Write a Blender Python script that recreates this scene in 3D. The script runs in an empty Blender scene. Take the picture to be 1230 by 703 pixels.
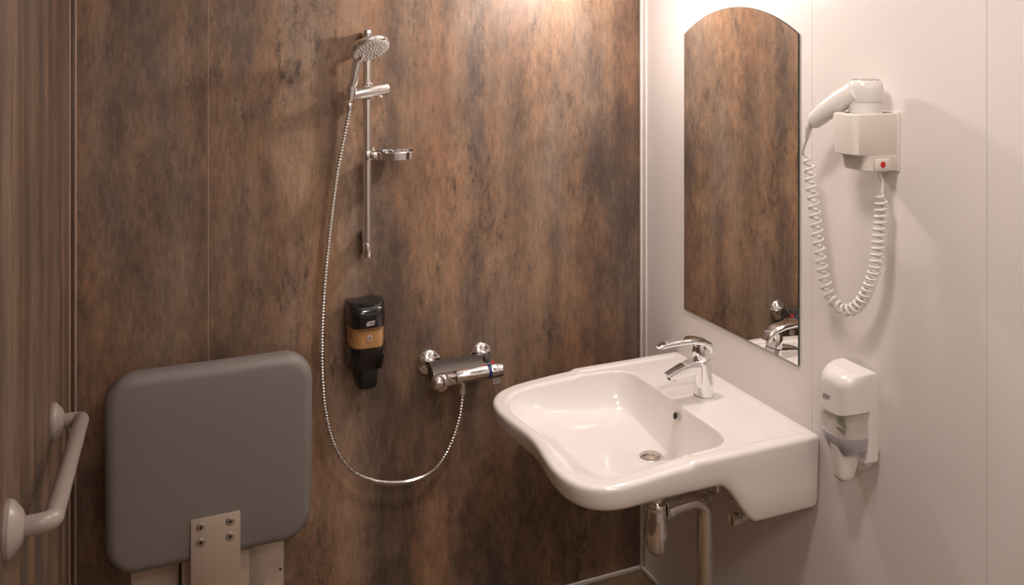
import bpy, bmesh, math, random
from mathutils import Vector, Matrix
random.seed(7)
PI = math.pi
S = bpy.context.scene
COL = S.collection

# ------------------------------------------------------------------ camera, world, exposure
YAW = 22.817
cam_d = bpy.data.cameras.new('camera')
cam = bpy.data.objects.new('camera', cam_d); COL.objects.link(cam)
cam.location = (-1.636, -2.696, 1.89)
cam.rotation_euler = (PI/2, 0, -math.radians(YAW))
cam_d.sensor_width = 36; cam_d.lens = 1053/1230*36
cam_d.shift_y = -(351.5-45)/1230
cam_d.clip_start = 0.02
S.camera = cam
w = bpy.data.worlds.new('world'); S.world = w; w.use_nodes = True
w.node_tree.nodes['Background'].inputs[0].default_value = (0.9, 0.88, 0.85, 1)
w.node_tree.nodes['Background'].inputs[1].default_value = 0.05
S.view_settings.view_transform = 'Standard'; S.view_settings.look = 'None'
S.view_settings.gamma = 1; S.view_settings.use_curve_mapping = False
S.view_settings.exposure = 0.0
MIRROR_LAMP = 500.0     # radiance of the mirror lamp's clear front
MIRROR_LAMP_BACK = 28.0  # dimmer opal back of the same globe
CEIL_LAMP_W = 8.5
FILL_PANEL_W = 9.5  # power of the added fill light behind the camera
LAMP_COL = (1.0, 0.885, 0.815)

# ------------------------------------------------------------------ materials
def nmat(name):
    m = bpy.data.materials.new(name); m.use_nodes = True
    return m, m.node_tree.nodes, m.node_tree.links, m.node_tree.nodes['Principled BSDF']

def plain(name, col, rough=0.5, metal=0.0, bump=0.0, bscale=200.0, spec=0.5, coat=0.0, var=0.0, vscale=6.0):
    m, N, L, b = nmat(name)
    b.inputs['Base Color'].default_value = (*col, 1)
    b.inputs['Roughness'].default_value = rough
    b.inputs['Metallic'].default_value = metal
    b.inputs['Specular IOR Level'].default_value = spec
    b.inputs['Coat Weight'].default_value = coat
    tc = N.new('ShaderNodeTexCoord')
    if var > 0:
        n = N.new('ShaderNodeTexNoise'); n.inputs['Scale'].default_value = vscale; n.inputs['Detail'].default_value = 4
        L.new(tc.outputs['Object'], n.inputs['Vector'])
        r = N.new('ShaderNodeValToRGB')
        r.color_ramp.elements[0].position = .3; r.color_ramp.elements[1].position = .7
        r.color_ramp.elements[0].color = (*[c*(1-var) for c in col], 1)
        r.color_ramp.elements[1].color = (*[min(1, c*(1+var)) for c in col], 1)
        L.new(n.outputs['Fac'], r.inputs['Fac']); L.new(r.outputs['Color'], b.inputs['Base Color'])
    if bump > 0:
        n2 = N.new('ShaderNodeTexNoise'); n2.inputs['Scale'].default_value = bscale; n2.inputs['Detail'].default_value = 2
        L.new(tc.outputs['Object'], n2.inputs['Vector'])
        bp = N.new('ShaderNodeBump'); bp.inputs['Strength'].default_value = bump; bp.inputs['Distance'].default_value = .001
        L.new(n2.outputs['Fac'], bp.inputs['Height']); L.new(bp.outputs['Normal'], b.inputs['Normal'])
    return m

def rust_panel(name, seed=0.0, ustretch=1.0, gain=1.0):
    """brown oxidised-metal laminate with cloudy vertical streaks"""
    m, N, L, b = nmat(name)
    geo = N.new('ShaderNodeTexCoord')
    sep = N.new('ShaderNodeSeparateXYZ'); L.new(geo.outputs['Object'], sep.inputs[0])
    add = N.new('ShaderNodeMath'); add.operation = 'ADD'
    L.new(sep.outputs['X'], add.inputs[0]); L.new(sep.outputs['Y'], add.inputs[1])
    def field(su, sz, detail, rough, off, dist=0.0):
        a = N.new('ShaderNodeMath'); a.operation = 'MULTIPLY'; a.inputs[1].default_value = su*ustretch
        L.new(add.outputs[0], a.inputs[0])
        c = N.new('ShaderNodeMath'); c.operation = 'MULTIPLY'; c.inputs[1].default_value = sz
        L.new(sep.outputs['Z'], c.inputs[0])
        cv = N.new('ShaderNodeCombineXYZ'); L.new(a.outputs[0], cv.inputs[0]); L.new(c.outputs[0], cv.inputs[1])
        cv.inputs[2].default_value = off+seed
        n = N.new('ShaderNodeTexNoise'); n.inputs['Scale'].default_value = 1
        n.inputs['Detail'].default_value = detail; n.inputs['Roughness'].default_value = rough
        n.inputs['Distortion'].default_value = dist
        L.new(cv.outputs[0], n.inputs['Vector'])
        return n.outputs['Fac']
    def mix(a, b_, f, mode='MIX'):
        x = N.new('ShaderNodeMix'); x.data_type = 'RGBA'; x.blend_type = mode
        for sock, v in ((x.inputs[6], a), (x.inputs[7], b_)):
            if isinstance(v, tuple): sock.default_value = (*v, 1)
            else: L.new(v, sock)
        if isinstance(f, float): x.inputs[0].default_value = f
        else: L.new(f, x.inputs[0])
        return x.outputs[2]
    def ramp(src, stops):
        r = N.new('ShaderNodeValToRGB'); e = r.color_ramp.elements
        while len(e) < len(stops): e.new(.5)
        for k, (p, c) in enumerate(stops):
            e[k].position = p; e[k].color = (*[q*gain for q in c], 1) if len(c) == 3 else c
        L.new(src, r.inputs['Fac']); return r.outputs['Color']
    def vramp(src, p0, p1):
        r = N.new('ShaderNodeMapRange'); r.inputs['From Min'].default_value = p0; r.inputs['From Max'].default_value = p1
        L.new(src, r.inputs['Value']); return r.outputs['Result']
    def wsum(items):
        acc = None
        for f, k in items:
            mu = N.new('ShaderNodeMath'); mu.operation = 'MULTIPLY'; mu.inputs[1].default_value = k; L.new(f, mu.inputs[0])
            if acc is None: acc = mu.outputs[0]
            else:
                ad = N.new('ShaderNodeMath'); ad.operation = 'ADD'; L.new(acc, ad.inputs[0]); L.new(mu.outputs[0], ad.inputs[1]); acc = ad.outputs[0]
        return acc
    grain = field(95., 20., 9, .76, 31.0)
    val = wsum([(field(7.0, .35, 3, .5, 1.3), .34), (field(4.5, 1.7, 9, .66, 7.7), .34), (field(13., 4.6, 12, .74, 23.9), .24), (grain, .08)])
    base = ramp(val, [(.36, (.052, .036, .030)), (.435, (.098, .066, .050)), (.50, (.175, .112, .076)), (.56, (.250, .160, .106)), (.64, (.335, .222, .150))])
    hue = field(5.0, 1.0, 8, .62, 71.5)
    c1 = mix(base, ramp(hue, [(.36, (.86, .95, 1.08)), (.50, (1.0, .98, .95)), (.64, (1.11, .97, .85))]), 1.0, 'MULTIPLY')
    patch = field(26., 10., 12, .82, 43.9)
    area = field(5.5, 2.0, 4, .6, 87.1)
    pm = N.new('ShaderNodeMath'); pm.operation = 'MULTIPLY'; L.new(vramp(patch, .50, .62), pm.inputs[0]); L.new(vramp(area, .45, .62), pm.inputs[1])
    c3 = mix(c1, (.058, .042, .036), pm.outputs[0])
    c4 = mix(c3, ramp(grain, [(.28, (.66, .66, .66)), (.72, (1.34, 1.33, 1.31))]), .85, 'MULTIPLY')
    fine = field(330., 200., 2, .6, 40.0)
    c5 = mix(c4, ramp(fine, [(.2, (.66, .66, .66)), (.8, (1.36, 1.36, 1.36))]), .75, 'MULTIPLY')
    L.new(c5, b.inputs['Base Color'])
    rr = N.new('ShaderNodeMapRange'); rr.inputs['To Min'].default_value = .40; rr.inputs['To Max'].default_value = .56
    L.new(grain, rr.inputs['Value']); L.new(rr.outputs['Result'], b.inputs['Roughness'])
    bp = N.new('ShaderNodeBump'); bp.inputs['Strength'].default_value = .12; bp.inputs['Distance'].default_value = .001
    L.new(grain, bp.inputs['Height']); L.new(bp.outputs['Normal'], b.inputs['Normal'])
    b.inputs['Specular IOR Level'].default_value = .5
    return m

def emis(name, col, s):
    m, N, L, b = nmat(name)
    b.inputs['Base Color'].default_value = (.9, .9, .9, 1)
    b.inputs['Emission Color'].default_value = (*col, 1); b.inputs['Emission Strength'].default_value = s
    return m

def clear(name, tint, alpha_gloss=.12, rough=.08):
    """thin clear plastic: see-through with a fresnel sheen"""
    m, N, L, b = nmat(name)
    N.remove(b)
    t = N.new('ShaderNodeBsdfTransparent'); t.inputs[0].default_value = (*tint, 1)
    g = N.new('ShaderNodeBsdfGlossy'); g.inputs['Roughness'].default_value = rough
    mx = N.new('ShaderNodeMixShader'); mx.inputs[0].default_value = alpha_gloss
    L.new(t.outputs[0], mx.inputs[1]); L.new(g.outputs[0], mx.inputs[2])
    L.new(mx.outputs[0], N['Material Output'].inputs['Surface'])
    return m

M = {}
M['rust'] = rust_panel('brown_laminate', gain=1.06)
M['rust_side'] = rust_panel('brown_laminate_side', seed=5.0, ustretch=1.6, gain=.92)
M['white_wall'] = plain('white_wall_panel', (.82, .775, .75), .42, bump=.03, bscale=60)
M['ceiling'] = plain('ceiling_paint', (.85, .83, .81), .8, bump=.05)
M['floor'] = plain('brown_vinyl', (.22, .145, .085), .5, bump=.2, bscale=300, var=.18, vscale=40)
M['white_trim'] = plain('white_trim', (.78, .74, .71), .35, bump=.02)
M['joint'] = plain('pale_joint', (.38, .27, .20), .4, bump=.02)
M['joint_white'] = plain('white_joint', (.72, .66, .63), .5, bump=.02)
M['brown_trim'] = plain('brown_profile', (.085, .05, .036), .3, bump=.02, var=.15, vscale=20)
M['brown_trim_light'] = plain('brown_profile_edge', (.40, .28, .22), .3, bump=.02)
M['chrome'] = plain('chrome', (.88, .88, .89), .06, 1.0)
M['chrome_soft'] = plain('satin_chrome', (.80, .78, .76), .2, 1.0)
M['chrome_dark'] = plain('dark_chrome', (.13, .115, .105), .3, .5, bump=.03)
M['steel'] = plain('brushed_steel', (.62, .53, .44), .42, .55, bump=.06, bscale=400, var=.06)
M['steel_plate'] = plain('pale_plate', (.62, .53, .44), .55, .2, bump=.05, bscale=300, var=.08, vscale=12)
M['ceramic'] = plain('white_ceramic', (.86, .825, .80), .09, coat=.5, bump=.0, var=.005)
M['grey_pad'] = plain('grey_seat_skin', (.215, .195, .185), .5, bump=.15, bscale=900)
M['grey_rail'] = plain('grey_nylon', (.30, .255, .23), .32, bump=.03)
M['black_plastic'] = plain('black_plastic', (.010, .009, .009), .12, bump=.01, coat=.3)
M['black_matte'] = plain('black_matte', (.014, .012, .011), .4, bump=.02)
M['rubber'] = plain('dark_rubber', (.05, .045, .042), .6, bump=.1)
M['white_plastic'] = plain('white_plastic', (.80, .77, .74), .22, bump=.01)
M['cream_plastic'] = plain('cream_plastic', (.78, .735, .68), .28, bump=.01)
M['grey_groove'] = plain('grey_mark', (.25, .22, .20), .5)
M['dark_hole'] = plain('dark_hole', (.02, .018, .016), .5)
M['gold'] = plain('amber_soap', (.60, .34, .13), .35, var=.12, vscale=40)
M['gold_dark'] = plain('amber_band', (.30, .15, .05), .35, var=.1, vscale=40)
M['pale_label'] = plain('pale_label', (.62, .58, .54), .5)
M['clear_dark'] = clear('smoked_clear', (.88, .86, .86), .06)
M['clear'] = clear('clear_plastic', (.97, .96, .97), .07)
M['soap_bottle'] = plain('soap_bottle', (.66, .62, .56), .35, bump=.02, var=.05, vscale=30)
M['soap_liquid'] = plain('blue_grey_soap', (.47, .45, .48), .2, var=.08, vscale=40)
M['green_print'] = plain('green_print', (.30, .33, .20), .5, var=.1, vscale=50)
M['red'] = plain('red_plastic', (.55, .03, .025), .3)
M['red_lamp'] = emis('red_indicator', (1, .03, .02), .12)
M['red_lamp'].node_tree.nodes['Principled BSDF'].inputs['Base Color'].default_value = (.35, .01, .01, 1)
M['blue'] = plain('blue_plastic', (.02, .04, .16), .3)
M['nozzle'] = plain('nozzle_grey', (.52, .49, .46), .4, bump=.05)
M['lamp_glow'] = emis('lamp_glow', (1, .88, .78), 6.0)
M['mirror_lamp_glow'] = emis('mirror_lamp_glow', LAMP_COL, MIRROR_LAMP)
M['mirror_lamp_back'] = emis('mirror_lamp_back', LAMP_COL, MIRROR_LAMP_BACK)
M['mirror'] = plain('mirror_silver', (.90, .90, .89), .0, 1.0)
M['mirror_edge'] = plain('mirror_edge', (.035, .055, .045), .15)
M['cord'] = plain('white_cord', (.74, .71, .69), .35, bump=.02)
M['door'] = plain('door_paint', (.66, .60, .55), .4, bump=.03)

# ------------------------------------------------------------------ mesh helpers (all in world metres)
def merge(*ms):
    V, F = [], []
    for v, f in ms:
        o = len(V); V += list(v); F += [tuple(i+o for i in q) for q in f]
    return V, F

def rbox(c, s, r=.002, seg=2):
    bm = bmesh.new(); bmesh.ops.create_cube(bm, size=1)
    bmesh.ops.scale(bm, vec=s, verts=bm.verts)
    r = min(r, min(s)*.49)
    if r > 0: bmesh.ops.bevel(bm, geom=list(bm.edges), offset=r, segments=seg, profile=.5, affect='EDGES')
    bmesh.ops.translate(bm, vec=c, verts=bm.verts)
    bm.verts.index_update()
    out = [tuple(v.co) for v in bm.verts], [tuple(v.index for v in f.verts) for f in bm.faces]
    bm.free(); return out

def boxb(x0, x1, y0, y1, z0, z1, r=.002, seg=2):
    return rbox(((x0+x1)/2, (y0+y1)/2, (z0+z1)/2), (abs(x1-x0), abs(y1-y0), abs(z1-z0)), r, seg)

def loft(rings, cap0=True, cap1=True, closed=True):
    n = len(rings[0]); V = [tuple(p) for r in rings for p in r]; F = []
    for i in range(len(rings)-1):
        for k in range(n if closed else n-1):
            a, b = i*n+k, i*n+(k+1) % n
            F.append((a, b, b+n, a+n))
    if cap0: F.append(tuple(range(n-1, -1, -1)))
    if cap1: F.append(tuple(range((len(rings)-1)*n, len(rings)*n)))
    return V, F

def frames(pts):
    pts = [Vector(p) for p in pts]; T = []
    for i in range(len(pts)):
        a = pts[max(i-1, 0)]; b = pts[min(i+1, len(pts)-1)]
        T.append((b-a).normalized())
    up = Vector((0, 0, 1)) if abs(T[0].z) < .9 else Vector((1, 0, 0))
    n = (up - T[0]*up.dot(T[0])).normalized(); out = []
    for i, t in enumerate(T):
        if i:
            n = n - t*n.dot(t); n.normalize()
        out.append((pts[i], t, n, t.cross(n)))
    return out

def tube(pts, r, n=14, cap=True):
    fr = frames(pts); rings = []
    for i, (p, t, a, b) in enumerate(fr):
        rr = r[i] if isinstance(r, (list, tuple)) else r
        rings.append([p + (a*math.cos(2*PI*k/n) + b*math.sin(2*PI*k/n))*rr for k in range(n)])
    return loft(rings, cap, cap)

def spline(ctrl, n=12):
    P = [Vector(p) for p in ctrl]; P = [P[0]*2-P[1]] + P + [P[-1]*2-P[-2]]; out = []
    for i in range(1, len(P)-2):
        for k in range(n):
            t = k/n; a, b, c, d = P[i-1], P[i], P[i+1], P[i+2]
            out.append(.5*((2*b) + (c-a)*t + (2*a-5*b+4*c-d)*t*t + (3*b-a-3*c+d)*t**3))
    out.append(P[-2]); return out

def resample(pts, step):
    out = [pts[0].copy()]; acc = 0
    for a, b in zip(pts, pts[1:]):
        d = (b-a).length
        while acc + d >= step:
            f = (step-acc)/d; a = a + (b-a)*f; out.append(a.copy()); d = (b-a).length; acc = 0
            if d < 1e-9: break
        acc += d
    return out

def lathe(prof, origin, axis, n=32, cap0=True, cap1=True):
    """prof = [(radius, distance along axis)]"""
    o = Vector(origin); t = Vector(axis).normalized()
    up = Vector((0, 0, 1)) if abs(t.z) < .9 else Vector((1, 0, 0))
    a = (up - t*up.dot(t)).normalized(); b = t.cross(a)
    return loft([[o + t*h + (a*math.cos(2*PI*k/n)+b*math.sin(2*PI*k/n))*r for k in range(n)] for r, h in prof], cap0, cap1)

def bend(pts, r, n=8):
    """polyline with rounded corners"""
    P = [Vector(p) for p in pts]; out = [P[0]]
    for i in range(1, len(P)-1):
        a = (P[i-1]-P[i]); b = (P[i+1]-P[i]); d = min(r, a.length*.49, b.length*.49)
        s = P[i]+a.normalized()*d; e = P[i]+b.normalized()*d
        for k in range(n+1):
            t = k/n; out.append(s*(1-t)**2 + P[i]*2*t*(1-t) + e*t*t)
    out.append(P[-1]); return out

def rrect(w_, h_, r, n=8):
    """rounded rectangle outline, centred, ccw (u,v)"""
    out = []
    for cx_, cy_, a0 in ((w_/2-r, h_/2-r, 0), (-w_/2+r, h_/2-r, PI/2), (-w_/2+r, -h_/2+r, PI), (w_/2-r, -h_/2+r, 1.5*PI)):
        for k in range(n+1):
            a = a0 + k/n*PI/2; out.append((cx_+r*math.cos(a), cy_+r*math.sin(a)))
    return out

# ------------------------------------------------------------------ object helpers
def mesh_obj(name, geo, mat, origin=(0, 0, 0), smooth=35):
    V, F = geo
    o = Vector(origin)
    me = bpy.data.meshes.new(name)
    me.from_pydata([tuple(Vector(v)-o) for v in V], [], F)
    me.validate()
    bm = bmesh.new(); bm.from_mesh(me)
    bmesh.ops.recalc_face_normals(bm, faces=bm.faces); bm.to_mesh(me); bm.free()
    if smooth:
        for p in me.polygons: p.use_smooth = True
        me.set_sharp_from_angle(angle=math.radians(smooth))
    me.materials.append(M[mat])
    ob = bpy.data.objects.new(name, me); COL.objects.link(ob)
    return ob

def root_of(o):
    p = Vector(o.location)
    while o.parent: o = o.parent; p += Vector(o.location)
    return p

def part(name, geo, mat, parent, smooth=35, label=None):
    ob = mesh_obj(name, geo, mat, root_of(parent), smooth)
    ob.parent = parent
    if label: ob['label'] = label
    return ob

def thing(name, label, cat, loc, group=None):
    o = bpy.data.objects.new(name, None); COL.objects.link(o)
    o.empty_display_size = .05
    o.location = loc; o['label'] = label; o['category'] = cat
    if group: o['group'] = group
    return o

def struct(name, geo, mat, label=None, smooth=30):
    o = mesh_obj(name, geo, mat, (0, 0, 0), smooth); o['kind'] = 'structure'
    if label: o['label'] = label
    return o

def text_mesh(txt, size, depth=.0004, bold=0.0):
    c = bpy.data.curves.new('t', 'FONT'); c.body = txt; c.size = size; c.extrude = depth; c.offset = bold
    c.align_x = 'CENTER'; c.align_y = 'CENTER'
    o = bpy.data.objects.new('t', c); COL.objects.link(o)
    dg = bpy.context.evaluated_depsgraph_get()
    me = bpy.data.meshes.new_from_object(o.evaluated_get(dg))
    V = [tuple(v.co) for v in me.vertices]; F = [tuple(p.vertices) for p in me.polygons]
    bpy.data.objects.remove(o); bpy.data.curves.remove(c); bpy.data.meshes.remove(me)
    return V, F

def place(geo, o, u, v):
    """put (a,b,c) geometry at o with axes u, v, u x v"""
    o, u, v = Vector(o), Vector(u).normalized(), Vector(v).normalized(); n_ = u.cross(v)
    return [tuple(o+u*p[0]+v*p[1]+n_*p[2]) for p in geo[0]], geo[1]

# ================================================================== the room
XL, YF, ZC = -1.821, -3.30, 2.46
SEAM = -1.461

struct('floor', boxb(XL-.1, .1, YF-.1, .1, -.08, 0, 0), 'floor', 'brown vinyl floor', 0)
struct('ceiling', boxb(XL-.1, .1, YF-.1, .1, ZC, ZC+.08, 0), 'ceiling', 'white ceiling', 0)

wb = struct('wall_back', boxb(XL-.1, .1, .008, .1, 0, ZC, 0), 'joint', 'brown rust-look laminate wall behind the shower', 0)
part('panel', boxb(XL, SEAM-.0012, 0, .010, .0, ZC, .0006, 1), 'rust', wb, 0)
part('panel', boxb(SEAM+.0012, .0, 0, .010, .0, ZC, .0006, 1), 'rust', wb, 0)
part('joint_strip', boxb(SEAM-.0012, SEAM+.0012, -.0004, .009, 0, ZC, 0), 'joint', wb, 0)

wl = struct('wall_left', boxb(XL-.1, XL-.008, YF-.1, .1, 0, ZC, 0), 'joint', 'brown rust-look laminate side wall with the grab rail', 0)
part('panel', boxb(XL-.010, XL, YF, -.032, 0, ZC, .0006, 1), 'rust_side', wl, 0)

wr = struct('wall_right', boxb(.008, .1, YF-.1, .1, 0, ZC, 0), 'joint_white', 'white panelled wall with the mirror and basin', 0)
for y0, y1 in ((-.8598, 0), (-1.3824, -.8606), (YF, -1.3832)):
    part('panel', boxb(0, .010, y0, y1, 0, ZC, .0006, 1), 'white_wall', wr, 0)

wf = struct('wall_front', boxb(XL-.1, .1, YF-.1, YF, 0, ZC, 0), 'white_wall', 'white wall behind the camera', 0)
dr = struct('door_1', boxb(-1.45, -.55, YF, YF+.04, .01, 2.08, .004), 'door', 'plain grey-beige door')
part('door_handle', merge(tube(bend([(-.63, YF+.03, 1.02), (-.63, YF+.09, 1.02), (-.76, YF+.09, 1.02)], .02), .009),
                          lathe([(.025, 0), (.025, .006)], (-.63, YF+.04, 1.02), (0, 1, 0), 20)), 'chrome_soft', dr)
for x0, x1, z0, z1 in ((-1.52, -1.45, 0, 2.15), (-.55, -.48, 0, 2.15), (-1.45, -.55, 2.08, 2.15)):
    part('door_frame', boxb(x0, x1, YF, YF+.05, z0, z1, .003), 'white_trim', dr)

# corner profiles and floor strips
t1 = struct('trim_1', merge(boxb(-.010, 0, -.0085, 0, 0, ZC, .002), boxb(-.0035, 0, -.034, -.008, 0, ZC, .001)), 'white_trim', 'white corner profile between brown wall and white wall')
part('ridge', boxb(-.0065, -.003, -.035, -.029, 0, ZC, .001), 'white_trim', t1)
t2 = struct('trim_2', merge(boxb(XL, XL+.004, -.036, 0, 0, ZC, .001), boxb(XL, XL+.010, -.006, 0, 0, ZC, .001)), 'brown_trim', 'dark brown corner profile beside the left wall')
part('profile_edge', boxb(XL-.001, XL+.003, -.048, -.036, 0, ZC, .001), 'brown_trim_light', t2)
part('profile_edge', boxb(XL+.010, XL+.016, -.005, 0, 0, ZC, .0015), 'brown_trim_light', t2)
struct('baseboard_back', boxb(XL+.016, -.010, -.010, 0, 0, .016, .004), 'white_trim', 'pale sealing strip along the foot of the brown wall')
struct('baseboard_right', boxb(-.010, 0, YF, -.010, 0, .016, .004), 'white_trim', 'pale sealing strip along the foot of the white wall')

# ================================================================== lamps
def mirror_lamp():
    y, z = -.43, 2.105
    t = thing('mirror_lamp', 'small white globe lamp on a wall arm above the arched mirror', 'lamp', (0, y, z))
    part('base', lathe([(.045, 0), (.045, .014), (.030, .022)], (0, y, z+.03), (-1, 0, 0), 28), 'white_plastic', t)
    part('arm', tube(bend([(-.015, y, z+.03), (-.16, y, z+.03), (-.205, y, z+.012)], .03), .009), 'white_plastic', t)
    part('socket', lathe([(.016, 0), (.024, .012), (.026, .030), (.024, .034)], (-.195, y, z+.017), (-.92, 0, -.38), 24), 'white_plastic', t)
    ax = (-.93, .0, -.36); c = (-.245, y, z-.004); R_ = .0405
    arc = lambda k0, k1: [(max(.001, R_*math.sin(PI*k/16)), -R_*math.cos(PI*k/16)) for k in range(k0, k1+1)]
    part('globe_front', lathe(arc(8, 16), c, ax, 28, False, True), 'mirror_lamp_glow', t)
    part('globe_back', lathe(arc(0, 8), c, ax, 28, True, False), 'mirror_lamp_back', t)
mirror_lamp()

def ceiling_lamp():
    x, y = -.76, -1.38
    t = thing('ceiling_lamp', 'round white ceiling lamp in the middle of the room', 'lamp', (x, y, ZC))
    part('frame', lathe([(.15, 0), (.15, .03), (.145, .036), (.132, .036), (.132, .0)], (x, y, ZC), (0, 0, -1), 40), 'white_plastic', t)
    part('diffuser', lathe([(.131, .012), (.131, .030), (.12, .034), (.05, .037), (.001, .038)], (x, y, ZC), (0, 0, -1), 40), 'lamp_glow', t)
    d = bpy.data.lights.new('ceiling_lamp_light', 'AREA'); d.shape = 'DISK'; d.size = .22; d.energy = CEIL_LAMP_W; d.color = LAMP_COL
    l = bpy.data.objects.new('ceiling_lamp_light', d); COL.objects.link(l); l.parent = t; l.location = (0, 0, -.045)
ceiling_lamp()

def fill_panel():  # added fill light, out of view, brightens surfaces that face the camera
    x, y, a = -.95, -2.72, .30
    t = thing('added_fill_panel', 'added square white fill light panel on the ceiling near the door', 'lamp', (x, y, ZC))
    for x0, x1, y0, y1 in ((-a, a, -a, -a+.02), (-a, a, a-.02, a), (-a, -a+.02, -a+.02, a-.02), (a-.02, a, -a+.02, a-.02)):
        part('frame', boxb(x+x0, x+x1, y+y0, y+y1, ZC-.03, ZC, .003), 'white_plastic', t)
    part('diffuser', boxb(x-a+.02, x+a-.02, y-a+.02, y+a-.02, ZC-.022, ZC-.004, .002), 'lamp_glow', t)
    d = bpy.data.lights.new('added_fill_light', 'AREA'); d.shape = 'SQUARE'; d.size = .55; d.energy = FILL_PANEL_W; d.color = LAMP_COL
    l = bpy.data.objects.new('added_fill_light', d); COL.objects.link(l); l.parent = t; l.location = (0, 0, -.034)
fill_panel()

# ================================================================== mirror
def wall_mirror():
    y0, y1, z0, zs, zt = -.2705, -.8135, 1.0025, 1.8995, 1.981
    half = (y0-y1)/2; yc = (y0+y1)/2; hgt = zt-zs
    R_ = (half*half+hgt*hgt)/(2*hgt); zc_ = zt-R_; a0 = math.asin(half/R_)
    ol = [(y0, z0), (y1, z0)] + [(yc - R_*math.sin(a0 - 2*a0*k/40), zc_ + R_*math.cos(a0-2*a0*k/40)) for k in range(41)]
    t = thing('wall_mirror', 'tall frameless mirror with an arched top on the white wall', 'mirror', (0, yc, z0))
    n = len(ol)
    def ring(x, s): return [(x, yc+(p[0]-yc)*(1-s/half), zc_*0+z0+s+(p[1]-z0)*(1-2*s/(zt-z0))) for p in ol]
    part('backing', loft([ring(-.0005, .0), ring(-.0048, .0)], True, True), 'mirror_edge', t, 20)
    part('mirror_glass', loft([ring(-.0046, .0012), ring(-.0054, .0012)], False, True), 'mirror', t, 20)
wall_mirror()

# ================================================================== wash basin
def sst(a, b, x):
    t = max(0, min(1, (x-a)/(b-a))); return t*t*(3-2*t)

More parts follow.
